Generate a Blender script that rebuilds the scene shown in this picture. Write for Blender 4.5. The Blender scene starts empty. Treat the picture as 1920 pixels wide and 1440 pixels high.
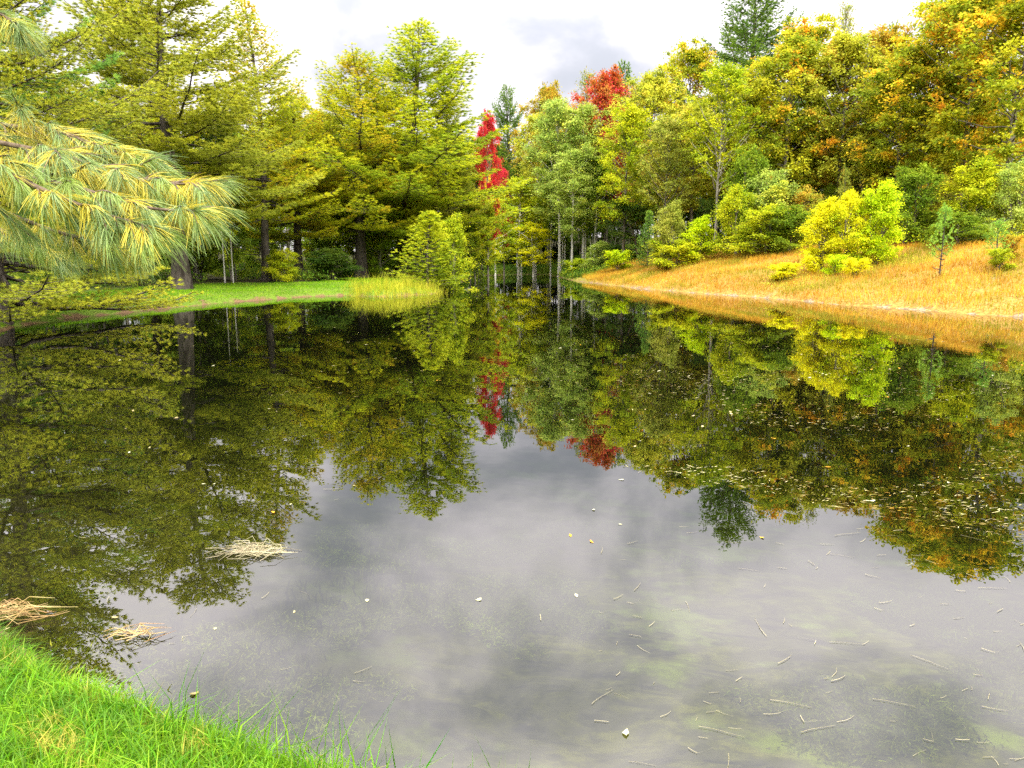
import bpy, math, random
import numpy as np
from mathutils import Vector
R_ = math.radians
scene = bpy.context.scene
# ------------------------------------------------------------------ camera
CAM_H = 1.9
PITCH = math.atan(238/1397.0)
FPX = 1397.0
cam = bpy.data.cameras.new("camera")
cam.sensor_width = 36.0
cam.lens = 36.0*FPX/1920.0
cam.clip_start = 0.05
cam.clip_end = 3000
camo = bpy.data.objects.new("camera", cam)
scene.collection.objects.link(camo)
camo.location = (0, 0, CAM_H)
camo.rotation_euler = (math.pi/2 - PITCH, 0, 0)
scene.camera = camo
# ------------------------------------------------------------------ exposure
scene.view_settings.view_transform = 'Standard'
scene.view_settings.look = 'None'
scene.view_settings.gamma = 1
scene.view_settings.exposure = 1.05
scene.render.engine = 'CYCLES'
cy = scene.cycles
cy.max_bounces = 7; cy.diffuse_bounces = 3; cy.glossy_bounces = 3
cy.transmission_bounces = 3; cy.transparent_max_bounces = 8; cy.volume_bounces = 0
cy.caustics_reflective = False; cy.caustics_refractive = False
cy.use_adaptive_sampling = True; cy.adaptive_threshold = 0.02
cy.use_denoising = False
# ------------------------------------------------------------------ node helper
class NT:
    def __init__(s, nt): s.nt = nt; nt.nodes.clear()
    def n(s, typ, **kw):
        nd = s.nt.nodes.new(typ)
        for k, v in kw.items():
            if k == 'ins':
                for a, b in v.items():
                    if hasattr(b, 'is_linked') or isinstance(b, bpy.types.NodeSocket): s.nt.links.new(b, nd.inputs[a])
                    else: nd.inputs[a].default_value = b
            else: setattr(nd, k, v)
        return nd
    def math(s, op, a, b=0.0, c=None, clamp=False):
        nd = s.n('ShaderNodeMath', operation=op, use_clamp=clamp)
        for i, v in enumerate((a, b, c)):
            if v is None: continue
            if isinstance(v, bpy.types.NodeSocket): s.nt.links.new(v, nd.inputs[i])
            else: nd.inputs[i].default_value = v
        return nd.outputs[0]
    def mix(s, f, a, b, blend='MIX'):
        nd = s.n('ShaderNodeMix', data_type='RGBA', blend_type=blend)
        for i, v in ((0, f), (6, a), (7, b)):
            if isinstance(v, bpy.types.NodeSocket): s.nt.links.new(v, nd.inputs[i])
            elif i == 0: nd.inputs[0].default_value = v
            else: nd.inputs[i].default_value = (*v[:3], 1)
        return nd.outputs[2]
    def ramp(s, f, lo, hi):
        nd = s.n('ShaderNodeMapRange', interpolation_type='SMOOTHSTEP', ins={'Value': f, 'From Min': lo, 'From Max': hi})
        return nd.outputs[0]
    def noise(s, vec, scale, detail=3, rough=0.55, dist=0.0):
        return s.n('ShaderNodeTexNoise', ins={'Vector': vec, 'Scale': scale, 'Detail': detail, 'Roughness': rough, 'Distortion': dist}).outputs[0]
def newmat(name):
    m = bpy.data.materials.new(name); m.use_nodes = True
    return m, NT(m.node_tree)
def finish(t, sh, disp=None, vol=None):
    o = t.n('ShaderNodeOutputMaterial')
    t.nt.links.new(sh, o.inputs[0])
    if vol is not None: t.nt.links.new(vol, o.inputs[1])
# ------------------------------------------------------------------ world: thin Nishita sky behind overcast cloud
SUN_EL, SUN_AZ = R_(42), R_(163)      # azimuth clockwise from +Y
w = bpy.data.worlds.new("World"); scene.world = w; w.use_nodes = True
t = NT(w.node_tree)
sky = t.n('ShaderNodeTexSky', sky_type='NISHITA', sun_disc=False, sun_elevation=SUN_EL, sun_rotation=SUN_AZ)
bg1 = t.n('ShaderNodeBackground', ins={'Color': sky.outputs[0], 'Strength': 0.12})
tc = t.n('ShaderNodeTexCoord')
sep = t.n('ShaderNodeSeparateXYZ', ins={0: tc.outputs['Generated']})
zz = t.math('MAXIMUM', sep.outputs[2], 0.0)
den = t.math('ADD', zz, 0.5)
cx_ = t.math('DIVIDE', sep.outputs[0], den); cy_ = t.math('DIVIDE', sep.outputs[1], den)
cv = t.n('ShaderNodeCombineXYZ', ins={0: cx_, 1: cy_, 2: 9.2}).outputs[0]
n1 = t.noise(cv, 2.6, 6, 0.52, 0.3)
cl1 = t.ramp(n1, 0.33, 0.64)
grad = t.math('MULTIPLY_ADD', t.math('MULTIPLY', zz, zz), 3.4, t.math('MULTIPLY_ADD', zz, .5, .56))
ccol = t.mix(cl1, (0.43, 0.44, 0.485), (1.28, 1.18, 1.21))
cmul = t.n('ShaderNodeVectorMath', operation='SCALE', ins={0: ccol}); t.nt.links.new(grad, cmul.inputs[3])
bg2 = t.n('ShaderNodeBackground', ins={'Color': cmul.outputs[0], 'Strength': 1.0})
mx = t.n('ShaderNodeMixShader', ins={0: 0.95, 1: bg1.outputs[0], 2: bg2.outputs[0]})
wo = t.n('ShaderNodeOutputWorld'); t.nt.links.new(mx.outputs[0], wo.inputs[0])
# ------------------------------------------------------------------ sun
sl = bpy.data.lights.new("sun", 'SUN'); sl.energy = 2.9; sl.angle = R_(12); sl.color = (1.0, 0.95, 0.86)
so = bpy.data.objects.new("sun", sl); scene.collection.objects.link(so)
sd_ = Vector((math.sin(SUN_AZ)*math.cos(SUN_EL), math.cos(SUN_AZ)*math.cos(SUN_EL), math.sin(SUN_EL)))
so.rotation_euler = (-sd_).to_track_quat('-Z', 'Y').to_euler()
so.location = (0, -20, 40)
# ------------------------------------------------------------------ projection helpers (1920x1440 px)
CP, SP = math.cos(PITCH), math.sin(PITCH)
def ray(px, py):
    u = (px-960)/FPX; v = (720-py)/FPX
    return u, CP+v*SP, v*CP-SP
def at(px, py, Y):
    u, f, z = ray(px, py); k = Y/f
    return u*k, Y, CAM_H+z*k
def on_water(px, py, z=0.0):
    u, f, s = ray(px, py); k = (z-CAM_H)/s
    return u*k, f*k
# ------------------------------------------------------------------ pond outline
near = [(0.6, 2.00), (-0.1, 2.14), (-0.85, 2.50), (-1.5, 2.82), (-2.1, 3.1), (-3.3, 4.1), (-5.6, 6.6), (-9.4, 11), (-12.6, 15.2), (-13.9, 18.2)]
pxs = [(0, 621), (90, 604), (170, 594), (312, 577), (495, 562), (640, 553), (720, 557), (800, 553), (848, 543), (860, 530),
       (885, 519), (950, 515), (1010, 514), (1040, 516), (1052, 522), (1110, 531), (1200, 541), (1300, 549), (1500, 564), (1700, 580), (1920, 596)]
poly = near + [on_water(*p) for p in pxs] + [(20, 19.5), (23, 10), (19, 1), (12, -3), (6, -1), (2.6, 1.2), (1.3, 1.8)]
P = np.array(poly)
for _ in range(2):
    Q = np.roll(P, -1, axis=0)
    P = np.stack([P*.75+Q*.25, P*.25+Q*.75], 1).reshape(-1, 2)
_m = P[:, 1] > 12
_Q = np.roll(P, -1, axis=0); P = np.concatenate([np.stack([P*(1-q)+_Q*q for q in (0, .5)], 1).reshape(-1, 2)]) if True else P
_r = np.random.default_rng(12); _j = _r.normal(size=P.shape); _j = (_j+np.roll(_j, 1, 0)+np.roll(_j, 2, 0))*.09*(P[:, 1:2] > 12); P = P+_j
PA, PB = P, np.roll(P, -1, axis=0)
def sdist(x, y):
    """distance to the shore, positive on land"""
    x = np.asarray(x, float).ravel(); y = np.asarray(y, float).ravel()
    out = np.empty(len(x))
    for s in range(0, len(x), 40000):
        X = x[s:s+40000, None]; Y = y[s:s+40000, None]
        dx, dy = PB[:, 0]-PA[:, 0], PB[:, 1]-PA[:, 1]
        tt = np.clip(((X-PA[:, 0])*dx+(Y-PA[:, 1])*dy)/(dx*dx+dy*dy), 0, 1)
        d = np.sqrt(((X-PA[:, 0]-tt*dx)**2+(Y-PA[:, 1]-tt*dy)**2).min(1))
        cond = ((PA[:, 1] > Y) != (PB[:, 1] > Y))
        with np.errstate(divide='ignore', invalid='ignore'):
            xi = dx*(Y-PA[:, 1])/dy+PA[:, 0]
        ins = (cond & (X < xi)).sum(1) % 2 == 1
        out[s:s+40000] = np.where(ins, -d, d)
    return out
def sstep(a, b, x):
    t_ = np.clip((x-a)/(b-a), 0, 1); return t_*t_*(3-2*t_)
def vnoise(x, y, s, seed=0):
    r = np.random.default_rng(seed); out = 0
    for k in range(5):
        a = r.uniform(0, 6.28); f = s*(0.6+0.35*k)
        out = out+np.sin((x*math.cos(a)+y*math.sin(a))*f+r.uniform(0, 6.28))*(1/(1+.3*k))
    return out/3.0
def right_w(x, y):
    return sstep(2.5, 9, x)*sstep(8, 18, y)
def gz(x, y, sd=None):
    x = np.asarray(x, float).ravel(); y = np.asarray(y, float).ravel()
    if sd is None: sd = sdist(x, y)
    wr = right_w(x, y)
    L = np.maximum(sd, 0)
    jag = vnoise(x, y, 3.0, 5)*0.03
    left = 0.16*sstep(0, .35, L)+0.14*sstep(.2, 1.6, L)+0.028*np.clip(L-1, 0, 60)+0.05*vnoise(x, y, .5, 3)*sstep(1, 4, L)
    fg = sstep(8, 3, y)*sstep(8, 3, abs(x))
    left = left*(1-fg)+fg*(0.22*sstep(0, .25, L)+0.09*sstep(.2, 1.2, L)+.012*vnoise(x, y, 6, 8))
    right = 0.10*sstep(0, .4, L)+0.26*np.clip(L, 0, 9.5)+0.05*np.clip(L-9.5, 0, 80)+(.22*vnoise(x, y, .32, 4)+.07*vnoise(x, y, 1.1, 9))*sstep(.5, 4, L)
    up = left*(1-wr)+right*wr
    bed = -np.minimum(0.42*np.minimum(-sd, .6)+.16*np.maximum(-sd-.6, 0), 1.7)+.035*vnoise(x, y, 5, 7)*sstep(0, -.5, sd)
    return np.where(sd > 0, up+jag*sstep(0, .3, sd), bed)
def hit(px, py):
    u, f, s = ray(px, py)
    ks = np.linspace(8, 140, 1400)/f
    g = gz(u*ks, f*ks); z = CAM_H+s*ks
    i = np.argmax(z < g)
    return float(u*ks[i]), float(f*ks[i]), float(g[i])
# ------------------------------------------------------------------ mesh builder
class MB:
    def __init__(s): s.v = []; s.f = []; s.nv = 0; s.at = {}
    def add(s, v, faces, **attrs):
        v = np.asarray(v, np.float32).reshape(-1, 3)
        for fa in (faces if isinstance(faces, list) else [faces]):
            s.f.append(np.asarray(fa, np.int64)+s.nv)
        for k, a in attrs.items(): s.at.setdefault(k, []).append((s.nv, np.broadcast_to(np.asarray(a, np.float32), (len(v),))))
        s.v.append(v); s.nv += len(v)
    def mesh(s, name, mat=None, smooth=True):
        me = bpy.data.meshes.new(name)
        v = np.concatenate(s.v); me.vertices.add(len(v)); me.vertices.foreach_set('co', v.ravel())
        tot = np.concatenate([np.full(len(f), f.shape[1]) for f in s.f]); idx = np.concatenate([f.ravel() for f in s.f])
        me.loops.add(len(idx)); me.loops.foreach_set('vertex_index', idx.astype(np.int32))
        me.polygons.add(len(tot)); st = np.concatenate([[0], np.cumsum(tot)[:-1]])
        me.polygons.foreach_set('loop_start', st.astype(np.int32))
        me.polygons.foreach_set('use_smooth', np.full(len(tot), smooth))
        for k, parts in s.at.items():
            a = np.zeros(len(v), np.float32)
            for o, p in parts: a[o:o+len(p)] = p
            at_ = me.attributes.new(k, 'FLOAT', 'POINT'); at_.data.foreach_set('value', a)
        me.update(calc_edges=True)
        if mat: me.materials.append(mat)
        return me
def tube(mb, pts, rad, sides=6, **attrs):
    pts = np.asarray(pts, float); n = len(pts)
    T = np.gradient(pts, axis=0); T /= np.linalg.norm(T, axis=1)[:, None]+1e-9
    ref = np.array([0, 0, 1.0]) if abs(T[0, 2]) < .8 else np.array([1.0, 0, 0])
    A = np.cross(T, ref); A /= np.linalg.norm(A, axis=1)[:, None]+1e-9; B = np.cross(T, A)
    th = np.arange(sides)*2*math.pi/sides
    V = pts[:, None]+(A[:, None]*np.cos(th)[None, :, None]+B[:, None]*np.sin(th)[None, :, None])*np.asarray(rad)[:, None, None]
    i = np.arange(n-1)[:, None]*sides; j = np.arange(sides)[None]; k = (j+1) % sides
    F = np.stack([i+j, i+k, i+sides+k, i+sides+j], -1).reshape(-1, 4)
    mb.add(V, F, **attrs)
def nrm(a): return a/(np.linalg.norm(a, axis=-1, keepdims=True)+1e-9)
def leafquads(mb, C, D, N, ln, wd, **attrs):
    """rhombic folded leaves: base C, axis D, normal N"""
    S = nrm(np.cross(D, N)); N2 = np.cross(S, D); m = len(C)
    ln = np.broadcast_to(ln, (m,))[:, None]; wd = np.broadcast_to(wd, (m,))[:, None]
    mid = C+D*ln*.45
    V = np.stack([C, mid+S*wd*.5+N2*wd*.18, C+D*ln, mid-S*wd*.5+N2*wd*.18], 1)
    F = np.arange(m)[:, None]*4+np.arange(4)[None]
    mb.add(V, F, **{k: np.repeat(a, 4) if np.ndim(a) else a for k, a in attrs.items()})
def needletris(mb, C, D, rng, ln, wd, **attrs):
    m = len(C); S = nrm(np.cross(D, rng.normal(size=(m, 3))))
    V = np.stack([C-S*wd*.5, C+S*wd*.5, C+D*np.broadcast_to(ln, (m,))[:, None]], 1)
    F = np.arange(m)[:, None]*3+np.arange(3)[None]
    mb.add(V, F, **{k: np.repeat(a, 3) for k, a in attrs.items()})
def blades(mb, B, H, W, D, bend, rng, **attrs):
    """grass blades: base B, height H, width W, lean direction D (xy)"""
    m = len(B); a = rng.uniform(0, 6.28, m); S = np.stack([np.cos(a), np.sin(a), 0*a], 1)*W[:, None]*.5
    L = np.stack([D[:, 0], D[:, 1], 0*D[:, 0]], 1); Z = np.array([0, 0, 1.0])
    p1 = B+Z*H[:, None]*.5+L*(H*bend*.22)[:, None]; p2 = B+Z*(H*(1-.45*bend**2))[:, None]+L*(H*bend)[:, None]
    V = np.stack([B-S, B+S, p1-S*.8, p1+S*.8, p2], 1)
    i = np.arange(m)[:, None]*5
    mb.add(V, [i+np.array([[0, 1, 3, 2]]), i+np.array([[2, 3, 4]])], **{k: np.repeat(x, 5) for k, x in attrs.items()})
# ------------------------------------------------------------------ object helpers
col = scene.collection
def obj(name, me, parent=None, loc=(0, 0, 0), rot=(0, 0, 0), mat=None):
    o = bpy.data.objects.new(name, me); col.objects.link(o); o.location = loc; o.rotation_euler = rot
    if parent is not None: o.parent = parent
    if mat is not None:
        o.material_slots[0].link = 'OBJECT'; o.material_slots[0].material = mat
    return o
def tag(o, label=None, cat=None, group=None, kind=None):
    if label: o['label'] = label
    if cat: o['category'] = cat
    if group: o['group'] = group
    if kind: o['kind'] = kind
    return o
def empty(name, loc, rz=0, sc=(1, 1, 1)):
    o = bpy.data.objects.new(name, None); col.objects.link(o); o.empty_display_size = .3
    o.location = loc; o.rotation_euler = (0, 0, rz); o.scale = sc
    return o
# ------------------------------------------------------------------ materials
def leafmat(name, a, b, c=None, camt=0.5, scale=0.35, trans=0.45, vr=0.40, hr=0.02, rough=.55, spec=.10):
    a, b, c = [None if q is None else tuple(min(v*k_, .85) for v, k_ in zip(q, (1.3, 1.33, .75))) for q in (a, b, c)]
    m, t = newmat(name)
    tc = t.n('ShaderNodeTexCoord').outputs['Object']; oi = t.n('ShaderNodeObjectInfo').outputs['Random']
    off = t.n('ShaderNodeVectorMath', operation='ADD', ins={0: tc}); cmb = t.n('ShaderNodeCombineXYZ')
    r50 = t.math('MULTIPLY', oi, 60.0)
    t.nt.links.new(r50, cmb.inputs[0]); t.nt.links.new(r50, cmb.inputs[2]); t.nt.links.new(cmb.outputs[0], off.inputs[1])
    at_ = t.n('ShaderNodeAttribute', attribute_name='cl').outputs['Fac']
    isl = t.n('ShaderNodeNewGeometry').outputs['Random Per Island']
    n = t.noise(off.outputs[0], scale, 2)
    f = t.math('MULTIPLY_ADD', at_, .34, t.math('SUBTRACT', n, .17))
    f = t.math('MULTIPLY_ADD', isl, .12, t.math('SUBTRACT', f, .06))
    cc = t.mix(t.ramp(f, .40, .62), a, b)
    if c:
        n2 = t.noise(off.outputs[0], scale*1.3, 2, .5, .3)
        n2 = t.math('MULTIPLY_ADD', at_, .2, t.math('SUBTRACT', n2, .1))
        lo = .72-.4*camt
        cc = t.mix(t.ramp(n2, lo, lo+.12), cc, c)
    hs = t.n('ShaderNodeHueSaturation', ins={'Color': cc})
    t.nt.links.new(t.math('MULTIPLY_ADD', isl, hr*2, .5-hr), hs.inputs['Hue'])
    wn = t.n('ShaderNodeTexWhiteNoise', noise_dimensions='1D', ins={'W': t.math('MULTIPLY', isl, 91.7)}).outputs[0]
    t.nt.links.new(t.math('MULTIPLY_ADD', wn, vr*2, 1-vr), hs.inputs['Value'])
    pb = t.n('ShaderNodeBsdfPrincipled', ins={'Base Color': hs.outputs[0], 'Roughness': rough, 'Specular IOR Level': spec})
    tr = t.n('ShaderNodeBsdfTranslucent', ins={'Color': hs.outputs[0]})
    ms = t.n('ShaderNodeMixShader', ins={0: trans, 1: pb.outputs[0], 2: tr.outputs[0]})
    finish(t, ms.outputs[0]); return m
def barkmat(name, a, b, scale=6, birch=False):
    m, t = newmat(name); tc = t.n('ShaderNodeTexCoord').outputs['Object']
    mp = t.n('ShaderNodeMapping', ins={0: tc, 'Scale': (1, 1, 3.0 if birch else .22)}).outputs[0]
    n = t.noise(mp, scale, 5, .65, .4)
    cc = t.mix(t.ramp(n, .52 if birch else .4, .66 if birch else .65), a, b)
    bp = t.n('ShaderNodeBump', ins={'Strength': .7, 'Distance': .03, 'Height': n})
    pb = t.n('ShaderNodeBsdfPrincipled', ins={'Base Color': cc, 'Roughness': .9, 'Specular IOR Level': .15, 'Normal': bp.outputs[0]})
    finish(t, pb.outputs[0]); return m
M = {}
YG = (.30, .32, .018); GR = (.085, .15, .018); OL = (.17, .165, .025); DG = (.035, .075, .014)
M['bark'] = barkmat('pine_bark', (.10, .085, .07), (.035, .028, .022))
M['greybark'] = barkmat('grey_bark', (.20, .18, .14), (.08, .07, .055))
M['palebark'] = barkmat('pale_bark', (.42, .39, .32), (.16, .14, .11))
M['birch'] = barkmat('birch_bark', (.62, .60, .52), (.10, .09, .07), 5, True)
M['twig'] = barkmat('twig_bark', (.16, .12, .08), (.07, .05, .035), 30)
M['pine'] = leafmat('pine_needles_yellow_green', (.24, .31, .028), (.45, .47, .03), None, scale=.5, vr=.2)  # yellow green needle tones
M['pine_y'] = leafmat('pine_needles_yellow', (.30, .34, .028), (.52, .50, .03), (.50, .40, .04), .42, scale=.45, vr=.2)
M['pine_b'] = leafmat('pine_needles_bluish', (.14, .26, .07), (.27, .38, .08), None, scale=.5, vr=.35)
M['pine_g'] = leafmat('pine_needles_dark_green', (.09, .17, .035), (.18, .27, .045), None, scale=.5, vr=.3)
M['pine_d'] = leafmat('pine_needles_deep', (.06, .11, .02), (.13, .18, .03), None, scale=.5, vr=.35)
M['pine_o'] = leafmat('pine_needles_olive', (.27, .30, .05), (.43, .43, .06), None, scale=.5, vr=.2)
M['yg'] = leafmat('leaves_yellow_green', (.24, .31, .02), (.42, .43, .02))
M['yel'] = leafmat('leaves_yellow', (.52, .52, .02), (.66, .60, .02), (.38, .46, .02), .25)
M['lime'] = leafmat('leaves_lime', (.36, .46, .015), (.52, .60, .015))
M['gold'] = leafmat('leaves_gold', (.50, .42, .02), (.62, .50, .02), (.52, .32, .03), .25)
M['green'] = leafmat('leaves_green', (.11, .18, .02), (.23, .30, .03))
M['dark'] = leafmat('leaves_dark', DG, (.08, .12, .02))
M['greygreen'] = leafmat('leaves_grey_green', (.25, .33, .10), (.40, .46, .14), (.46, .46, .08), .3)
M['olive'] = leafmat('leaves_olive', (.28, .31, .05), (.45, .44, .06), (.50, .34, .07), .36)
M['brown'] = leafmat('leaves_russet', (.30, .25, .035), (.45, .27, .045), (.20, .24, .03), .45)
M['orange'] = leafmat('leaves_orange', (.24, .29, .03), (.45, .40, .03), (.70, .35, .04), .45)
M['orangegreen'] = leafmat('leaves_green_with_orange', (.22, .27, .03), (.42, .40, .03), (.68, .36, .04), .40)
M['goldgreen'] = leafmat('leaves_green_with_gold', (.21, .27, .03), (.41, .40, .03), (.68, .43, .04), .42, scale=.42)
M['red'] = leafmat('leaves_red', (.42, .03, .02), (.55, .12, .03), (.5, .02, .06), .4, vr=.35)
M['scarlet'] = leafmat('leaves_scarlet', (.52, .015, .03), (.42, .03, .04), None, vr=.25)
M['pinkred'] = leafmat('leaves_crimson', (.45, .02, .06), (.5, .05, .08), None, vr=.3)
M['redorange'] = leafmat('leaves_red_orange', (.40, .075, .03), (.36, .16, .05), (.42, .03, .05), .45)
M['mint'] = leafmat('pine_needles_mint', (.20, .36, .09), (.34, .50, .12), vr=.3)
M['pale'] = leafmat('leaves_pale', (.23, .27, .06), (.36, .36, .09), (.4, .3, .07), .2)
# ------------------------------------------------------------------ tree prototypes (each a trunk mesh and a crown mesh, real size)
def broadleaf(seed, H=14, R=3.8, t0=.22, nl=34, twigs=5, cl_n=46, leaf=.20, cr=.62, up=(.15, 1.1), wob=.25, tr=.16, stems=1, top=.97,
              shape=(.55, 1.0, .35), lf=.5, pw=.9, lv=(.7, 1.12), flat=.42, thin=1.0, tmat='greybark'):
    g = np.random.default_rng(seed); tb = MB(); cb = MB(); CC = []; CD = []
    for st in range(stems):
        n = 9; zt = np.linspace(0, H*top, n)*(1 if stems == 1 else g.uniform(.8, 1))
        off = g.normal(size=(n, 2))*wob*np.linspace(0, 1, n)[:, None]; off = np.cumsum(off, 0)*.35
        base = np.array([0, 0]) if stems == 1 else g.normal(size=2)*R*.09
        lean = np.array([0, 0]) if stems == 1 else nrm(g.normal(size=2))*R*lf
        tp = np.column_stack([base+off+lean*(np.linspace(0, 1, n)**1.2)[:, None], zt]); tp[0, 2] = -.25
        rr = tr*(1-np.linspace(0, 1, n))**.8+.02; rr[0] *= 1.35
        tube(tb, tp, rr, 8)
        for i in range(nl//stems):
            s = (i+g.uniform(0, 1))/(nl//stems); tt = t0+(top-t0)*s**pw
            a = i*2.4+g.uniform(-.5, .5)
            p0 = np.array([np.interp(tt*H, zt, tp[:, k]) for k in range(3)])
            e = shape[0]+(shape[1]-shape[0])*math.sin(min(s/.45, 1)*math.pi/2) if s < .45 else shape[1]+(shape[2]-shape[1])*((s-.45)/.55)**1.7
            L = R*e*g.uniform(*lv)/(1 if stems == 1 else 1.4)
            el = up[0]+(up[1]-up[0])*s+g.uniform(-.15, .15)
            d = np.array([math.cos(a)*math.cos(el), math.sin(a)*math.cos(el), math.sin(el)])
            m = 6; q = np.linspace(0, 1, m)[:, None]
            bp = p0+d*L*q+np.array([0, 0, 1])*L*.16*q**2+np.cumsum(g.normal(size=(m, 3))*L*.025, 0)
            tube(tb, bp, (.012*L+.008)*(1-q[:, 0]*.8)+.004, 5)
            for k in range(twigs):
                s2 = g.uniform(.3, 1.0); o = bp[0]*(1-s2)+bp[-1]*s2+np.array([0, 0, .05*L])
                o = np.array([np.interp(s2*(m-1), np.arange(m), bp[:, c]) for c in range(3)])
                td = nrm(d+g.normal(size=3)*.75+np.array([0, 0, .1])); tl = L*.32*g.uniform(.5, 1.2)*(1.15-.5*s2)
                tube(tb, [o, o+td*tl*.5, o+td*tl+np.array([0, 0, -.04*tl])], [.012, .008, .003], 3)
                CC.append(o+td*tl); CD.append(td); CC.append(o+td*tl*.5); CD.append(td)
            CC.append(bp[-1]); CD.append(d)
    CC = np.array(CC); CD = np.array(CD); nc = len(CC)
    keep = g.uniform(size=nc) < thin; CC = CC[keep]; CD = CD[keep]; nc = len(CC)
    sz = cr*g.uniform(.65, 1.25, nc)
    cnt = np.maximum((cl_n*(sz/cr)**2).astype(int), 6); id_ = np.repeat(np.arange(nc), cnt); N = len(id_)
    r = nrm(g.normal(size=(N, 3)))*np.abs(g.normal(size=(N, 1)))*.72; r[:, 2] *= flat
    r[:, 2] -= .25*(r[:, 0]**2+r[:, 1]**2)
    C = CC[id_]+r*sz[id_, None]
    D = nrm(CD[id_]*.5+r*np.array([1, 1, .5])+g.normal(size=(N, 3))*.45+np.array([0, 0, -.35]))
    Nn = nrm(np.array([0, 0, 1.0])+g.normal(size=(N, 3))*.55)
    cl = g.uniform(size=nc)[id_]
    leafquads(cb, C, D, Nn, leaf*g.uniform(.7, 1.25, N), leaf*.62*g.uniform(.8, 1.2, N), cl=cl)
    nm = 'broadleaf%d' % seed
    return dict(H=H*1.02, R=R, t=tb.mesh(nm+'_trunk', M[tmat]), c=cb.mesh(nm+'_crown', M['green'], smooth=False))
def conifer(seed, H=15, R=4.6, t0=.16, gap=.55, nb=5, nn=9, nl=.2, nw=.04, up=(.0, .75), tr=.24, lean=(0, 0), prof=(.75, .3, 1.0, .10), dens=1.0,
            droop=.06, spacing=.22, low=None, dead=8, sparse=.0, side=.42, upn=.3):
    g = np.random.default_rng(seed); tb = MB(); cb = MB(); TP = []; TD = []
    n = 12; q = np.linspace(0, 1, n); tp = np.column_stack([lean[0]*q**1.3*H+.02*H*np.sin(q*4+seed)*q, lean[1]*q*H+.012*H*np.cos(q*5+seed)*q, q*H]); z = tp[:, 2].copy(); tp[0, 2] = -.3
    rr = tr*(1-q)**.85+.012; rr[0] *= 1.4; tube(tb, tp, rr, 10)
    P0 = lambda h: np.array([np.interp(h, z, tp[:, 0]), np.interp(h, z, tp[:, 1]), h])
    for k in range(dead):
        h = H*g.uniform(.08, t0+.08); a = g.uniform(0, 6.28); L = g.uniform(.5, 2.2)*R/4.6
        d = np.array([math.cos(a), math.sin(a), g.uniform(-.1, .3)]); tube(tb, [P0(h), P0(h)+d*L*.5+[0, 0, -.05], P0(h)+d*L], [.03, .02, .006], 4)
    h = H*t0
    while h < H*.985:
        t_ = max((h/H-t0)/(1-t0), 0.0)
        e = prof[0]+(prof[2]-prof[0])*min(t_/prof[1], 1)**.8 if t_ < prof[1] else prof[2]+(prof[3]-prof[2])*((t_-prof[1])/(1-prof[1]))**1.0
        a0 = g.uniform(0, 6.28)
        for b in range(nb):
            if g.uniform() < sparse: continue
            a = a0+b*6.283/nb+g.uniform(-.3, .3); L = R*e*g.uniform(.68-.12*t_, 1.14+.22*t_)
            el = up[0]+(up[1]-up[0])*t_**1.2+g.uniform(-.10, .10)
            hd = np.array([math.cos(a), math.sin(a), 0]); p0 = P0(h+g.uniform(-.25, .25)*gap)
            m = 8; s = np.linspace(0, 1, m)[:, None]
            bp = p0+hd*L*math.cos(el)*s+np.array([0, 0, 1])*(L*math.sin(el)*s-droop*L*np.sin(s*math.pi)*1.2+.10*L*s**3)
            bp += np.cumsum(g.normal(size=(m, 3))*L*.012, 0)
            tube(tb, bp, (.011*L+.006)*(1-s[:, 0]*.85)+.003, 4)
            sv = np.array([-hd[1], hd[0], 0]); nbk = max(int(L/.26*dens), 3)
            for k in range(nbk):
                f = .22+.78*(k+g.uniform(0, .8))/nbk
                o = np.array([np.interp(f*(m-1), np.arange(m), bp[:, c]) for c in range(3)])
                sg = 1 if k % 2 else -1
                l2 = side*L*(1.08-f)*g.uniform(.6, 1.2)+.18
                d2 = nrm(hd*.72+sv*sg*.75+np.array([0, 0, g.uniform(.0, .22)]))
                if l2 > .5: tube(tb, [o, o+d2*l2*.6, o+d2*l2+[0, 0, .06*l2]], [.009, .006, .003], 3)
                nt_ = max(int(l2/spacing), 1); fs = (np.arange(nt_)+g.uniform(.3, 1.0, nt_))/nt_
                TP.append(o+d2*l2*fs[:, None]+np.array([0, 0, 1])*.06*l2*fs[:, None]**2+g.normal(size=(nt_, 3))*.04); TD.append(np.repeat(nrm(d2+hd*.3)[None], nt_, 0))
            TP.append(bp[-3:]); TD.append(np.repeat(nrm(bp[-1]-bp[-3])[None], 3, 0))
        h += gap*(1-.45*t_)*g.uniform(.8, 1.2)
    for k in range(4): TP.append(P0(H-.08*k)[None]); TD.append(np.array([[0, 0, 1.0]]))
    TP = np.concatenate(TP); TD = np.concatenate(TD); nt_ = len(TP); id_ = np.repeat(np.arange(nt_), nn); N = len(id_)
    D = nrm(TD[id_]*.95+nrm(g.normal(size=(N, 3)))*np.array([.75, .75, .42])+np.array([0, 0, upn*.6]))
    needletris(cb, TP[id_], D, g, nl*g.uniform(.7, 1.2, N), nw, cl=g.uniform(size=nt_)[id_])
    nm = 'conifer%d' % seed; print(nm, N)
    return dict(H=H, R=R, t=tb.mesh(nm+'_trunk', M['bark']), c=cb.mesh(nm+'_crown', M['pine'], smooth=False))
PR = {}
PR['hero'] = conifer(11, 15, 5.0, .17, .78, 6, 22, .17, .020, (.02, 1.05), .28, (.03, 0), (.72, .22, 1.0, .05), droop=.05, sparse=.10, side=.40, dens=2.5, spacing=.11)
PR['broadpine'] = conifer(12, 15, 4.6, .24, .85, 6, 22, .17, .020, (.02, .85), .29, (0, 0), (.85, .3, 1.0, .12), droop=.08, side=.48, dens=2.5, spacing=.11)
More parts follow.
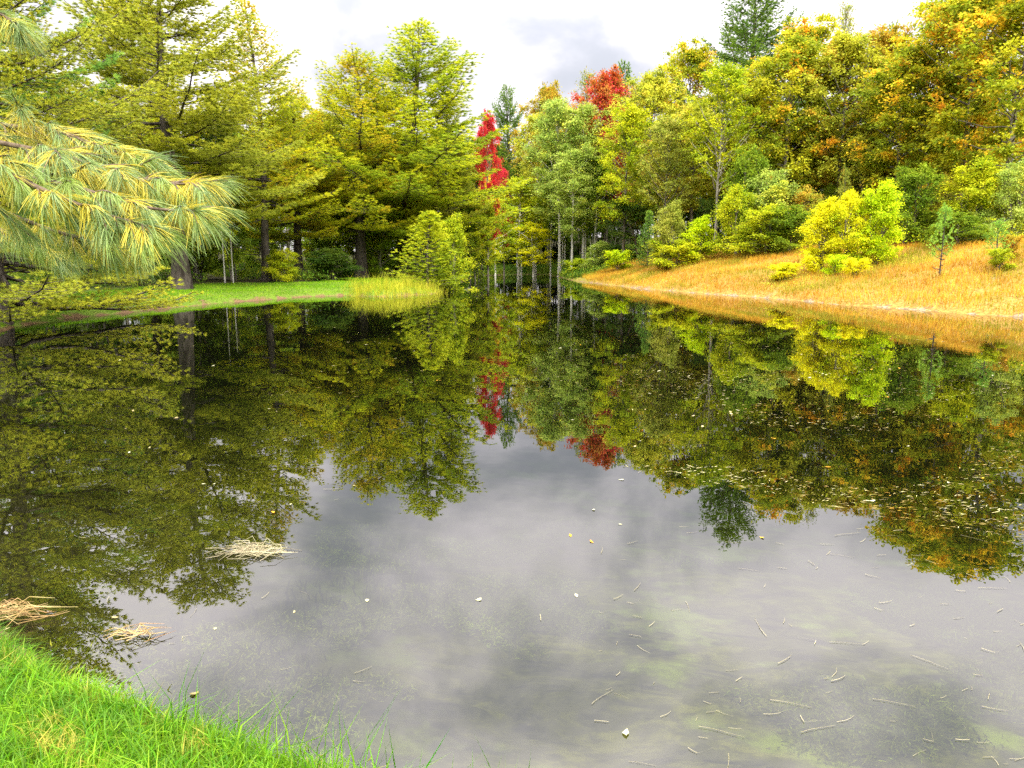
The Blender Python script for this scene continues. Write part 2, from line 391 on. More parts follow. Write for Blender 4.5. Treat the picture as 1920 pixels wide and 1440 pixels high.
PR['conepine'] = conifer(13, 14, 3.2, .24, .66, 6, 19, .16, .020, (.05, 1.0), .18, (0, 0), (.9, .2, 1.0, .06), dens=2.2, spacing=.11)
PR['darkpine'] = conifer(14, 16, 4.2, .30, .6, 5, 13, .24, .052, (.05, .9), .2, (0, 0), (.7, .25, 1.0, .08), sparse=.1, dens=1.4)
PR['shorepine'] = conifer(15, 15, 5.2, .05, .62, 6, 17, .13, .02, (-.06, .8), .25, (0, 0), (1.0, .2, .95, .10), spacing=.13, droop=.07, dens=2.2, side=.46)
PR['youngpine'] = conifer(16, 3, 1.0, .32, .36, 5, 22, .15, .016, (.45, 1.25), .035, (0, 0), (.8, .2, .9, .28), dens=.6, spacing=.09, sparse=.15, dead=12, side=.25, upn=.5)
PR['sapling'] = conifer(17, 4, 1.1, .04, .26, 6, 14, .14, .022, (.2, 1.1), .04, (0, 0), (1.0, .2, .95, .1), dens=1.4, spacing=.12, dead=0)
PR['maple'] = broadleaf(21, 14, 4.0, .28, 40, 6, 48, .21, .66)
PR['maple2'] = broadleaf(22, 14, 3.8, .26, 42, 6, 46, .20, .62, wob=.4, shape=(.7, 1.0, .3))
PR['slim'] = broadleaf(23, 13, 2.5, .25, 34, 5, 40, .18, .52, up=(.4, 1.25), shape=(.6, 1.0, .3))
PR['round'] = broadleaf(24, 11, 4.3, .10, 44, 6, 48, .21, .7, shape=(.85, 1.0, .5))
PR['birch'] = broadleaf(25, 14, 2.8, .34, 36, 6, 46, .17, .62, up=(.5, 1.2), tr=.10, shape=(.6, 1.0, .4), tmat='birch')
PR['airy'] = broadleaf(26, 9, 2.2, .25, 30, 6, 34, .17, .55, up=(.1, 1.0), tr=.07, flat=.3, thin=.8, tmat='birch')
PR['open'] = broadleaf(27, 14, 3.6, .32, 40, 6, 32, .18, .58, up=(.6, 1.2), tr=.10, thin=.85, tmat='greybark', shape=(.9, 1.0, .4))
PR['bare'] = broadleaf(28, 14, 2.6, .40, 40, 7, 5, .15, .5, up=(.7, 1.3), tr=.1, thin=.8)
PR['bush'] = broadleaf(31, 3.4, 1.7, .06, 44, 5, 42, .11, .36, up=(.1, 1.2), stems=4, tr=.03, shape=(1.1, 1.15, .6), lf=.4, pw=1.2, lv=(.45, 1.35))
PR['bush2'] = broadleaf(32, 3.6, 1.4, .02, 60, 5, 40, .10, .32, up=(.05, 1.35), stems=4, tr=.03, shape=(1.2, 1.2, .45), lf=.22, pw=1.35, lv=(.45, 1.3))
PR['lowbush'] = broadleaf(33, 1.2, .8, .05, 24, 4, 34, .08, .22, up=(.2, 1.1), stems=4, tr=.014, shape=(1, 1.1, .7))
PR['undertree'] = broadleaf(34, 7, 2.8, .05, 44, 5, 36, .15, .55, up=(.1, 1.1), stems=3, tr=.07, shape=(1, 1.05, .5))
rnd = random.Random(3)
def plant(name, cat, proto, mat, px, pytop, d, hw, label, group=None, tmat=None, base=None, rz=None):
    """tree whose top shows at (px, pytop), standing d metres ahead (or with its foot at the ground seen at pixel base), hw half-width in px"""
    pr = PR[proto]
    if base: bx, by, bz = hit(*base); d = by
    x, y, z = at(px, pytop, d)
    if base and abs(bx-x) > .1: x = (bx+x)/2
    g0 = float(gz([x], [y])[0]); H = max(z-g0, .5); r = hw/FPX*d*1.03
    if cat == 'shrub': r *= 1.15
    if px > 960 and cat in ('maple tree', 'aspen tree', 'birch tree', 'tree'): r *= 1.3
    s = r/pr['R']
    o = empty(name, (x, y, g0), rnd.uniform(0, 6.28) if rz is None else rz, (s, s, H/pr['H']))
    tag(o, label, cat, group)
    obj('trunk', pr['t'], o, mat=M[tmat] if tmat else None); obj('crown', pr['c'], o, mat=M[mat])
    return o
def plant_xy(name, cat, proto, mat, x, y, H, r, label, group=None, tmat=None):
    pr = PR[proto]; g0 = float(gz([x], [y])[0])
    o = empty(name, (x, y, g0-.05), rnd.uniform(0, 6.28), (r/pr['R'], r/pr['R'], H/pr['H'])); tag(o, label, cat, group)
    obj('trunk', pr['t'], o, mat=M[tmat] if tmat else None); obj('crown', pr['c'], o, mat=M[mat]); return o
#@@GROUND
# ------------------------------------------------------------------ ground, water
def build_ground():
    n = 620; s = np.linspace(-1, 1, n)
    wx = 42*s+560*np.sign(s)*np.abs(s)**7; wy = 24+42*s+560*np.sign(s)*np.abs(s)**7
    X, Y = np.meshgrid(wx, wy); x = X.ravel(); y = Y.ravel(); sd = sdist(x, y); z = gz(x, y, sd)
    far = sstep(90, 300, np.hypot(x, y-24)); z = z*(1-far)+far*4
    i = np.arange(n-1)[:, None]*n+np.arange(n-1)[None]; F = np.stack([i, i+1, i+n+1, i+n], -1).reshape(-1, 4)
    mb = MB(); mb.add(np.column_stack([x, y, z]), F, sd=sd, wr=right_w(x, y), fgm=sstep(8, 3, y)*sstep(9, 4, abs(x)))
    m, t = newmat('ground_soil_and_turf'); P_ = t.n('ShaderNodeNewGeometry').outputs['Position']
    A = lambda k: t.n('ShaderNodeAttribute', attribute_name=k).outputs['Fac']
    sdn, wr, fg = A('sd'), A('wr'), A('fgm')
    nb = t.noise(P_, .6, 4); nf = t.noise(P_, 9, 4, .6); nm = t.noise(P_, 2.2, 4)
    lawn = t.mix(nm, (.07, .13, .014), (.13, .2, .02)); lawn = t.mix(t.ramp(nf, .4, .7), lawn, (.15, .21, .03))
    soil = t.mix(nf, (.10, .06, .03), (.22, .14, .07)); dry = t.mix(t.ramp(nf, .35, .65), (.22, .12, .03), (.40, .24, .055))
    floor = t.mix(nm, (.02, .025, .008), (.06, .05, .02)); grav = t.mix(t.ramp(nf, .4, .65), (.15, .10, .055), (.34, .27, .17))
    dry = t.mix(t.ramp(nb, .62, .7), dry, (.2, .16, .06))
    sj = t.math('MULTIPLY_ADD', t.math('SUBTRACT', t.noise(P_, 1.1, 3), .42), 1.6, sdn)
    L = t.mix(t.ramp(sj, .10, .38), soil, lawn)
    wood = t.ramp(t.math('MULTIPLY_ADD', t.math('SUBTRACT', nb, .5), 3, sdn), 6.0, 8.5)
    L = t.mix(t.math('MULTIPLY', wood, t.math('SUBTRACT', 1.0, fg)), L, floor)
    Rr = t.mix(t.ramp(sj, .06, .22), grav, dry)
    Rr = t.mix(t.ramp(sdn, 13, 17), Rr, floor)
    up = t.mix(wr, L, Rr)
    bp = t.n('ShaderNodeMapping', ins={0: P_, 'Scale': (1, 1.6, 1)}).outputs[0]
    b1 = t.noise(bp, 2.0, 6, .68, .8); b2 = t.noise(bp, 6, 5, .65, .5)
    bed = t.mix(t.ramp(b1, .38, .62), (.035, .035, .012), (.32, .30, .07)); bed = t.mix(t.ramp(b2, .42, .62), bed, (.14, .13, .05))
    bed = t.mix(t.ramp(t.noise(P_, 1.3, 5, .65), .52, .66), bed, (.36, .42, .05))
    bed = t.mix(t.ramp(t.noise(P_, 28, 3, .6), .60, .72), bed, (.18, .16, .08))
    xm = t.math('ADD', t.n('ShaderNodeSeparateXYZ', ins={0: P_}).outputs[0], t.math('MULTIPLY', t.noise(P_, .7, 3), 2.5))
    bed = t.mix(t.ramp(xm, -.2, 3.2), t.mix(.72, bed, (.025, .023, .006)), bed)  # bed colour darkened on the left so the tree reflections there look darker
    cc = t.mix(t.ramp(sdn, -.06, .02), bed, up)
    bu = t.n('ShaderNodeBump', ins={'Strength': .6, 'Distance': .05, 'Height': nf})
    pb = t.n('ShaderNodeBsdfPrincipled', ins={'Base Color': cc, 'Roughness': .95, 'Specular IOR Level': .1, 'Normal': bu.outputs[0]})
    finish(t, pb.outputs[0])
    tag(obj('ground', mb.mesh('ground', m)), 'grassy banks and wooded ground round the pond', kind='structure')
build_ground()
def build_water():
    m, t = newmat('pond_water'); P_ = t.n('ShaderNodeNewGeometry').outputs['Position']
    mp = t.n('ShaderNodeMapping', ins={0: P_, 'Scale': (1, 1.0, 1)}).outputs[0]
    h = t.math('MULTIPLY_ADD', t.noise(mp, 2.2, 2, .5), 1.0, t.math('MULTIPLY', t.noise(mp, 7, 1, .5), .05))
    bu = t.n('ShaderNodeBump', ins={'Strength': 1.0, 'Distance': .0008, 'Height': h})
    fr = t.n('ShaderNodeFresnel', ins={'IOR': 1.78, 'Normal': bu.outputs[0]})
    gl = t.n('ShaderNodeBsdfGlossy', ins={'Color': (.96, .97, .97, 1), 'Roughness': 0.0, 'Normal': bu.outputs[0]})
    trn = t.n('ShaderNodeBsdfTransparent', ins={'Color': (.85, .87, .78, 1)})
    df = t.n('ShaderNodeBsdfDiffuse', ins={'Color': (.05, .055, .03, 1)})
    body = t.n('ShaderNodeMixShader', ins={0: .03, 1: trn.outputs[0], 2: df.outputs[0]})
    ms = t.n('ShaderNodeMixShader', ins={0: fr.outputs[0], 1: body.outputs[0], 2: gl.outputs[0]})
    va = t.n('ShaderNodeVolumeAbsorption', ins={'Color': (.55, .62, .30, 1), 'Density': 1.0})
    finish(t, ms.outputs[0], vol=va.outputs[0])
    mb = MB(); x0, x1, y0, y1 = -19, 28, -6, 92
    V = [(x, y, z) for z in (-2.3, 0) for x, y in ((x0, y0), (x1, y0), (x1, y1), (x0, y1))]
    mb.add(V, np.array([[3, 2, 1, 0], [4, 5, 6, 7], [0, 1, 5, 4], [1, 2, 6, 5], [2, 3, 7, 6], [3, 0, 4, 7]]))
    tag(obj('pond_water', mb.mesh('pond_water', m, False)), 'still dark pond mirroring trees and cloud', kind='structure')
build_water()
#@@GRASS
def scatter(n, x0, x1, y0, y1, g, fn):
    x = g.uniform(x0, x1, n); y = g.uniform(y0, y1, n); sd = sdist(x, y); k = fn(x, y, sd); x, y, sd = x[k], y[k], sd[k]
    return x, y, gz(x, y, sd), sd
def grass(name, label, cat, x, y, z, H, W, bend, mat, seed, smooth=True):
    g = np.random.default_rng(seed); m = len(x); a = g.uniform(0, 6.28, m)
    mb = MB(); blades(mb, np.column_stack([x, y, z-.01]), H, W, np.column_stack([np.cos(a), np.sin(a)]), bend, g, cl=g.uniform(size=m))
    tag(obj(name, mb.mesh(name, mat, smooth)), label, cat, kind='stuff')
M['fgrass'] = leafmat('fresh_grass', (.075, .19, .008), (.17, .32, .012), (.36, .32, .08), .26, scale=3.5, trans=.4, vr=.3, spec=.35)
M['sedge'] = leafmat('shore_sedge', (.04, .12, .01), (.12, .25, .02), (.25, .2, .05), .2, scale=2, vr=.3)
M['lawn'] = leafmat('lawn_grass', (.10, .23, .01), (.21, .36, .014), (.4, .36, .04), .1, scale=.6, vr=.3)
M['dry'] = leafmat('dry_hill_grass', (.35, .19, .03), (.50, .31, .055), (.24, .23, .03), .52, scale=.3, vr=.35)
M['reed'] = leafmat('reed_blades', (.30, .31, .03), (.46, .41, .06), (.18, .2, .03), .4, scale=1, vr=.3)
M['straw'] = leafmat('dry_straw', (.24, .21, .21), (.40, .35, .36), None, scale=2, trans=.1, vr=.25)
M['ul'] = leafmat('undergrowth_leaves', (.06, .13, .02), (.16, .22, .03), (.24, .26, .03), .3, scale=.4)
M['weed'] = leafmat('pond_weed', (.05, .055, .01), (.13, .12, .02), None, scale=1.5, trans=.3)
g = np.random.default_rng(50)
x, y, z, sd = scatter(120000, -3.6, 1.3, 1.35, 4.0, g, lambda x, y, s: (s > .01) & (abs(x) < y*.95+.4))
e = sstep(.5, 0, sd); m_ = len(x)
grass('lawn_grass', 'thick bright green grass on the near bank in the corner', 'grass', x, y, z, g.uniform(.05, .15, m_), g.uniform(.003, .0065, m_), g.uniform(.3, 1.2, m_), M['fgrass'], 1)
x, y, z, sd = scatter(26000, -3.4, 1.6, 1.5, 4.2, g, lambda x, y, s: (s > -.02) & (s < .30) & (np.random.default_rng(9).uniform(size=len(s)) < .42) & (vnoise(x, y, 5, 2) > -.1)); m_ = len(x)
grass('tall_grass', 'long thin grass blades leaning over the near water edge', 'grass', x, y, z, g.uniform(.10, .38, m_)*g.uniform(.6, 1, m_), g.uniform(.004, .0075, m_), g.uniform(.15, .9, m_), M['sedge'], 2)
x, y, z, sd = scatter(150000, -18, -1, 17, 58, g, lambda x, y, s: (s > .12) & (s < 7.5) & (x < -.02*y)); m_ = len(x)
grass('bank_grass', 'mown green grass along the left shore', 'grass', x, y, z, g.uniform(.04, .10, m_), g.uniform(.012, .025, m_), g.uniform(.2, .9, m_), M['lawn'], 3)
x, y, z, sd = scatter(420000, 3, 42, 14, 75, g, lambda x, y, s: (s > .0+.35*np.random.default_rng(4).uniform(size=len(s))*(vnoise(x,y,.7,77)+.8)) & (s < 14) & (right_w(x, y) > .5) & (x < y*.80+2) & (vnoise(x, y, 2.2, 12) > -.75)); m_ = len(x)
grass('dry_grass', 'golden orange dry grass covering the right bank', 'grass', x, y, z, g.uniform(.08, .34, m_)*(1+.55*vnoise(x, y, 1.9, 14)+.3*vnoise(x, y, 5, 15)), g.uniform(.012, .026, m_), g.uniform(.15, .9, m_), M['dry'], 4)
# reeds on the left point
rx = []; 
for i in range(2400):
    px = g.uniform(655, 825); sx, sy = on_water(px, 556-8*abs((px-730)/110)+g.uniform(-6, 5)); rx.append((sx+g.normal()*.2, sy+g.normal()*.5))
rx = np.array(rx); sd = sdist(rx[:, 0], rx[:, 1]); k = (sd > -1.0) & (sd < 2); rx = rx[k]; m_ = len(rx)
grass('reeds', 'tall arching yellow green reeds at the tip of the left bank', 'reeds', rx[:, 0], rx[:, 1], gz(rx[:, 0], rx[:, 1]), g.uniform(.3, .95, m_)*(1+.35*vnoise(rx[:, 0], rx[:, 1], 3, 33)), g.uniform(.012, .022, m_), g.uniform(.1, .8, m_), M['reed'], 5)
#@@FOREST
def leafy_cover(name, label, x, y, z, hmax, leaf, mat, seed, per=22):
    g = np.random.default_rng(seed); n = len(x); id_ = np.repeat(np.arange(n), per); N = len(id_)
    hh = g.uniform(.4, 1, n)*hmax
    C = np.column_stack([x[id_]+g.normal(size=N)*.22, y[id_]+g.normal(size=N)*.22, z[id_]+g.uniform(0, 1, N)*hh[id_]])
    mb = MB(); leafquads(mb, C, nrm(g.normal(size=(N, 3))+[0, 0, .2]), nrm(g.normal(size=(N, 3))*.7+[0, 0, 1]), leaf*g.uniform(.6, 1.3, N), leaf*.6, cl=g.uniform(size=n)[id_])
    tag(obj(name, mb.mesh(name, mat, False)), label, 'undergrowth', kind='stuff')
x, y, z, sd = scatter(30000, -42, 2, 14, 95, g, lambda x, y, s: (s > 6.8) & (s < 26) & (vnoise(x, y, .5, 20) > -.15) & ~((x < -.2*y) & (x > -.33*y) & (s < 12) & (vnoise(x, y, .3, 5) > .1)))
k = g.uniform(size=len(x)) < .35
leafy_cover('undergrowth', 'low dark leafy plants under the left trees', x[k], y[k], z[k], .8, .15, M['ul'], 60)
x, y, z, sd = scatter(14000, -8, 16, 62, 112, g, lambda x, y, s: (s > .05) & (s < 24))
leafy_cover('undergrowth', 'green leafy ground plants along the far shore', x, y, z, .7, .17, M['ul'], 61, 16)
x, y, z, sd = scatter(26000, 5, 60, 20, 85, g, lambda x, y, s: (s > 10.5) & (s < 24) & (right_w(x, y) > .6) & (x < y*.85))
k = g.uniform(size=len(x)) < .4
leafy_cover('undergrowth', 'green weeds where the dry bank meets the wood', x[k], y[k], z[k], .9, .13, M['yg'], 62)
x, y, z, sd = scatter(16000, 5, 45, 18, 70, g, lambda x, y, s: (s > .8) & (s < 13) & (right_w(x, y) > .6) & (x < y*.8) & (vnoise(x, y, .8, 71)+.25*vnoise(x, y, 3, 72) > .42))
leafy_cover('bank_weeds', 'patches of low olive and green weeds in the dry bank grass', x, y, z, .30, .07, M['olive'], 63, 12)
# soft algae mats on the bottom near the camera
ga = np.random.default_rng(64); x, y, z, sd = scatter(42000, -3, 7, 1.6, 8, ga, lambda x, y, s: (s < -.12) & (vnoise(x, y, 2.6, 41)+.5*vnoise(x, y, 7, 42) > .12))
def mats(x, y, z):
    n = len(x); id_ = np.repeat(np.arange(n), 9); N = len(id_); mb = MB()
    C = np.column_stack([x[id_]+ga.normal(size=N)*.03, y[id_]+ga.normal(size=N)*.03, z[id_]+ga.uniform(0, .05, N)])
    leafquads(mb, C, nrm(ga.normal(size=(N, 3))*[1, 1, .5]), nrm(ga.normal(size=(N, 3))*.6+[0, 0, 1]), ga.uniform(.02, .06, N), .008, cl=ga.uniform(size=n)[id_])
    tag(obj('algae_mats', mb.mesh('algae_mats', M['algae'], False)), 'yellow green algae and silt matted on the shallow pond bottom', 'algae', kind='stuff')
M['algae'] = leafmat('algae', (.14, .15, .035), (.28, .29, .06), (.34, .38, .05), .4, scale=1.2)
mats(x, y, z)
T = plant; c_ = 'tree'
# left pines
T('pine_tree', 'pine tree', 'hero', 'pine', 766, 42, 42.5, 250, 'big yellow green pine with pointed top and leaning dark trunk by the reeds', base=(742, 519), rz=.4)
T('pine_tree', 'pine tree', 'broadpine', 'pine_y', 668, 98, 46, 165, 'pine with furrowed trunk and low forked limbs just left of the leaning pine', base=(676, 521), rz=2)
T('pine_tree', 'pine tree', 'conepine', 'pine_y', 478, 2, 41, 128, 'tall pine with cone shaped yellow green top against the white sky', base=(494, 527), rz=1)
T('pine_tree', 'pine tree', 'broadpine', 'pine_o', 340, -110, 34, 235, 'large olive green pine with thick trunk behind the near needle branch', base=(298, 540), rz=3.4)
T('pine_tree', 'pine tree', 'broadpine', 'pine_y', 545, 175, 50, 130, 'shorter bright pine filling the gap between the cone topped and leaning pines', rz=.9)
plant_xy('pine_tree', 'pine tree', 'shorepine', 'pine_o', -14.2, 20.6, 14.6, 5.3, 'pine at the left water edge with boughs sweeping over the shore')
plant_xy('pine_tree', 'pine tree', 'hero', 'pine_b', -18.5, 27, 17, 5, 'tall blue green pine at the upper left corner behind the shore pine')
T('pine_tree', 'pine tree', 'hero', 'pine_y', 240, -60, 44, 150, 'yellowing pine seen above the near needle branch')
T('pine_tree', 'pine tree', 'hero', 'pine_o', 845, 170, 58, 70, 'thin topped pine behind the right shoulder of the big pine')
T('pine_tree', 'pine tree', 'darkpine', 'pine_d', 600, 215, 62, 80, 'deep green pine far behind the cone topped pine')
T('shrub', 'shrub', 'sapling', 'pine', 800, 400, 43, 58, 'thick bright young pine bush at the right end of the reeds', base=(805, 540))
T('shrub', 'shrub', 'bush2', 'yg', 845, 414, 44, 34, 'yellow green shrub leaning over water at the tip of the left bank')
T('shrub', 'shrub', 'bush', 'yg', 528, 478, 44, 32, 'small yellow green bush beside the straight pine trunk')
T('shrub', 'shrub', 'bush', 'dark', 622, 476, 46, 45, 'dark leafy bush left of the furrowed pine trunk')
T('shrub', 'shrub', 'bush', 'yg', 712, 435, 56, 50, 'sunlit yellow green bush behind between the two leaning pine trunks')
T('shrub', 'shrub', 'bush', 'green', 812, 452, 55, 45, 'green bush beyond the reeds right of the leaning trunk')
for px, pt, d, hw, lb in ((400, 190, 42, 26, 'left of a pair of thin white birch trunks beside the lawn'), (418, 215, 42.5, 26, 'right of a pair of thin white birch trunks beside the lawn'), (314, 230, 37, 28, 'white birch trunk just right of the thick olive pine')):
    T('birch_tree', 'birch tree', 'birch', 'dark', px, pt, d, hw, lb)
# far shore
T('red_maple', 'maple tree', 'maple', 'scarlet', 914, 228, 62, 30, 'small bright scarlet maple right of the big pine')
T('maple_tree', 'maple tree', 'airy', 'gold', 915, 334, 70, 20, 'low orange and yellow maple under the scarlet one')
T('maple_tree', 'maple tree', 'slim', 'pinkred', 945, 318, 78, 20, 'little dark red maple peeping out behind the yellow birch')
T('young_tree', 'tree', 'undertree', 'green', 898, 405, 62, 42, 'bushy green young tree hanging over the left end of the far shore')
T('birch_tree', 'birch tree', 'slim', 'green', 880, 345, 62, 20, 'slim green tree in front of the scarlet maple')
T('birch_tree', 'birch tree', 'slim', 'yg', 915, 385, 61, 30, 'slim yellow green tree below the low orange maple')
T('pine_tree', 'pine tree', 'hero', 'pine_g', 958, 165, 92, 85, 'blue green pine with spiky top on the far shore')
T('birch_tree', 'birch tree', 'airy', 'yg', 972, 338, 78, 44, 'thin birch with bright yellow green crown on the far shore')
T('birch_tree', 'birch tree', 'airy', 'yg', 928, 380, 74, 40, 'loose yellow green birch left of the bright yellow one')
T('birch_tree', 'birch tree', 'airy', 'yg', 905, 430, 70, 36, 'short crooked birch at the left end of the far shore')
T('birch_tree', 'birch tree', 'airy', 'yel', 1000, 420, 76, 30, 'low birch with yellow leaf sprays above the dark far shore')
T('maple_tree', 'maple tree', 'maple', 'brown', 1030, 176, 88, 46, 'russet topped tree right of the spiky blue green pine')
T('birch_tree', 'birch tree', 'birch', 'olive', 1005, 225, 80, 40, 'olive birch with thin white trunk left of the grey green aspens')
T('aspen_tree', 'aspen tree', 'birch', 'greygreen', 1052, 198, 74, 52, 'rounded grey green aspen with slender pale trunks, left of its pair')
T('aspen_tree', 'aspen tree', 'birch', 'greygreen', 1098, 208, 72, 48, 'grey green aspen beside the red orange maple, right of its pair')
T('birch_tree', 'birch tree', 'birch', 'green', 1118, 300, 71, 34, 'green birch with leaning white trunk at the end of the bank')
T('aspen_tree', 'aspen tree', 'birch', 'greygreen', 1075, 290, 70, 40, 'shorter pale green aspen in front of the grey green pair')
T('red_maple', 'maple tree', 'maple', 'redorange', 1140, 150, 74, 56, 'red and orange maple standing above the right forest edge')
T('red_maple', 'maple tree', 'slim', 'pinkred', 1142, 198, 72, 26, 'crimson maple patch at the foot of the red and orange maple')
T('pine_tree', 'pine tree', 'darkpine', 'pine_g', 1170, 116, 90, 60, 'dark green pine poking up behind the red and orange maple')
T('bare_tree', 'tree', 'bare', 'brown', 1105, 140, 95, 34, 'almost leafless grey tree behind the red and orange maple')
T('maple_tree', 'maple tree', 'maple2', 'yg', 1175, 212, 62, 48, 'yellow green tree leafy to the ground left of the olive trees')
T('maple_tree', 'maple tree', 'maple', 'olive', 1225, 150, 66, 62, 'tall olive brown maple at the left end of the right forest')
T('maple_tree', 'maple tree', 'maple2', 'orange', 1290, 98, 70, 62, 'orange topped maple left of the great dark pine')
T('birch_tree', 'tree', 'open', 'pale', 1252, 235, 58, 48, 'thin pale leaved tree with grey trunk over the small hillside pines')
T('birch_tree', 'tree', 'open', 'yg', 1355, 140, 55, 66, 'open yellow green tree with pale forked trunk over the dry bank', tmat='palebark')
T('maple_tree', 'maple tree', 'maple', 'olive', 1305, 205, 60, 60, 'olive maple behind the pale forked trunk, its left neighbour')
T('pine_tree', 'pine tree', 'broadpine', 'pine_g', 1415, -40, 69, 130, 'great dark green pine rising above the right forest', rz=1.5)
T('maple_tree', 'maple tree', 'maple2', 'olive', 1420, 175, 60, 58, 'olive tree under the great dark green pine')
T('maple_tree', 'maple tree', 'maple', 'orangegreen', 1485, 90, 56, 78, 'maple with orange left edge right of the great pine')
T('maple_tree', 'maple tree', 'maple2', 'orangegreen', 1530, 52, 58, 72, 'tall maple turning orange at its pointed top')
T('maple_tree', 'maple tree', 'maple', 'olive', 1590, 85, 55, 72, 'broad olive green maple behind the yellow hillside bushes')
T('bare_tree', 'tree', 'bare', 'pale', 1590, 12, 74, 32, 'nearly bare thin tree standing up against the cloud')
T('pine_tree', 'pine tree', 'darkpine', 'pine_b', 1672, 48, 78, 58, 'pale green pine top behind the rust topped maple')
T('maple_tree', 'maple tree', 'maple2', 'brown', 1668, 70, 56, 58, 'rust topped maple beside the big golden trees')
T('maple_tree', 'maple tree', 'maple', 'goldgreen', 1700, 110, 50, 78, 'green and gold maple with a slim grey trunk below')
T('maple_tree', 'maple tree', 'maple2', 'goldgreen', 1765, 20, 50, 82, 'high golden maple left of the corner tree')
T('maple_tree', 'maple tree', 'maple', 'orange', 1840, -22, 46, 92, 'tallest orange and gold maple at the upper right')
T('maple_tree', 'maple tree', 'maple2', 'goldgreen', 1925, -30, 42, 105, 'golden maple cut by the right edge of the view')
T('maple_tree', 'maple tree', 'maple', 'orange', 1890, -60, 52, 100, 'orange maple filling the sky behind the two corner maples')
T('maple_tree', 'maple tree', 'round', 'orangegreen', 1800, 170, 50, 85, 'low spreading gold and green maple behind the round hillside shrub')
T('maple_tree', 'maple tree', 'round', 'dark', 1640, 230, 60, 75, 'low maple behind the lime coloured bush, leaves darkened as shade')  # dark leaf colour stands in for the shaded gap behind the shrubs
T('maple_tree', 'maple tree', 'round', 'dark', 1500, 250, 60, 70, 'low maple above the green thicket, leaves darkened as shade')  # shade of the gap under the maples put into the leaf colour
# hillside shrubs
s_ = 'shrub'
T('young_spruce', 'spruce tree', 'sapling', 'pine_b', 1215, 398, 52, 22, 'narrow green young spruce at the left end of the dry bank', base=(1215, 500))
T('young_pine', s_, 'bush2', 'pale', 1256, 388, 50, 30, 'pale tall slender shrub between the young spruce and the lime shrub', base=(1256, 500))
T(s_, s_, 'bush2', 'lime', 1314, 412, 50, 29, 'bright lime egg shaped shrub at the left end of the dry bank', base=(1312, 490))
T(s_, s_, 'lowbush', 'yg', 1262, 462, 48, 38, 'low green bush at the foot of the pale slender shrub', base=(1265, 502))
T(s_, s_, 'bush', 'green', 1395, 312, 52, 44, 'green young tree right of the pale forked trunk', base=(1395, 466))
T(s_, s_, 'bush', 'greygreen', 1450, 345, 50, 52, 'grey green thicket above the middle of the dry bank')
T(s_, s_, 'bush', 'olive', 1500, 370, 49, 40, 'olive thicket just left of the yellow bush')
T(s_, s_, 'bush', 'yg', 1440, 402, 47, 55, 'low yellow green thicket on the crest of the dry bank')
T(s_, s_, 'bush', 'green', 1480, 400, 46, 45, 'green thicket close behind the golden yellow bush')
T(s_, s_, 'bush', 'yg', 1385, 372, 49, 40, 'yellow green thicket at the foot of the pale forked trunk')
T(s_, s_, 'bush2', 'yel', 1543, 384, 36, 36, 'golden yellow bush, leftmost of the three on the dry bank', base=(1545, 508))
T(s_, s_, 'bush', 'yel', 1592, 385, 37, 38, 'yellow bush in the middle of the three on the dry bank', base=(1590, 505))
T(s_, s_, 'bush2', 'lime', 1648, 352, 36, 42, 'tall lime yellow bush, rightmost of the three on the dry bank', base=(1645, 496))
T('young_spruce', 'spruce tree', 'youngpine', 'pale', 1585, 332, 42, 22, 'pale spruce leader poking up behind the yellow bushes')
T(s_, s_, 'lowbush', 'lime', 1563, 486, 34, 20, 'small lime bush at the foot of the yellow bushes, left one', base=(1568, 516))
T(s_, s_, 'lowbush', 'yel', 1603, 492, 34, 20, 'small yellow bush at the foot of the yellow bushes, right one', base=(1603, 520))
T(s_, s_, 'lowbush', 'yel', 1470, 500, 36, 28, 'flat yellow green bush low on the dry bank', base=(1470, 525))
T(s_, s_, 'bush', 'green', 1712, 338, 42, 55, 'round green shrub right of the tall lime yellow bush')
T(s_, s_, 'bush', 'brown', 1762, 350, 43, 35, 'russet shrub between the round green shrub and the crowned shrub')
T(s_, s_, 'bush2', 'yg', 1832, 308, 39, 50, 'large rounded shrub with bright yellow green top')
T(s_, s_, 'bush', 'greygreen', 1905, 330, 38, 50, 'grey green shrub at the right edge of the view')
T(s_, s_, 'bush', 'green', 1800, 410, 37, 45, 'dark low shrub under the crowned shrub')
T('young_pine', 'pine tree', 'youngpine', 'mint', 1767, 400, 30, 30, 'young blue green pine with bare lower twigs on the dry bank', base=(1767, 520))
T('young_pine', 'pine tree', 'youngpine', 'mint', 1870, 422, 29, 30, 'small green pine near the right edge of the dry bank', base=(1868, 500))
T(s_, s_, 'lowbush', 'yg', 1878, 476, 27, 22, 'small green bush at the foot of the small green pine', base=(1878, 508))
T(s_, s_, 'lowbush', 'brown', 1896, 452, 28, 16, 'tiny red brown shrub beside the small green pine', base=(1894, 490))
T(s_, s_, 'bush', 'greygreen', 1128, 462, 66, 26, 'rounded grey green bush where the dry bank starts', base=(1128, 505))
T(s_, s_, 'lowbush', 'lime', 1160, 478, 60, 22, 'low bright bush near the start of the dry bank', base=(1160, 508))
T(s_, s_, 'lowbush', 'yg', 1085, 492, 66, 30, 'yellow green brush at the narrow far end of the dry bank')
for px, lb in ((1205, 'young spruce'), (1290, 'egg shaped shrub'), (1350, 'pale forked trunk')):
    T('forest_tree', 'tree', 'undertree', 'dark', px, 385, 63, 60, 'dark bushy tree in the shade behind the '+lb)
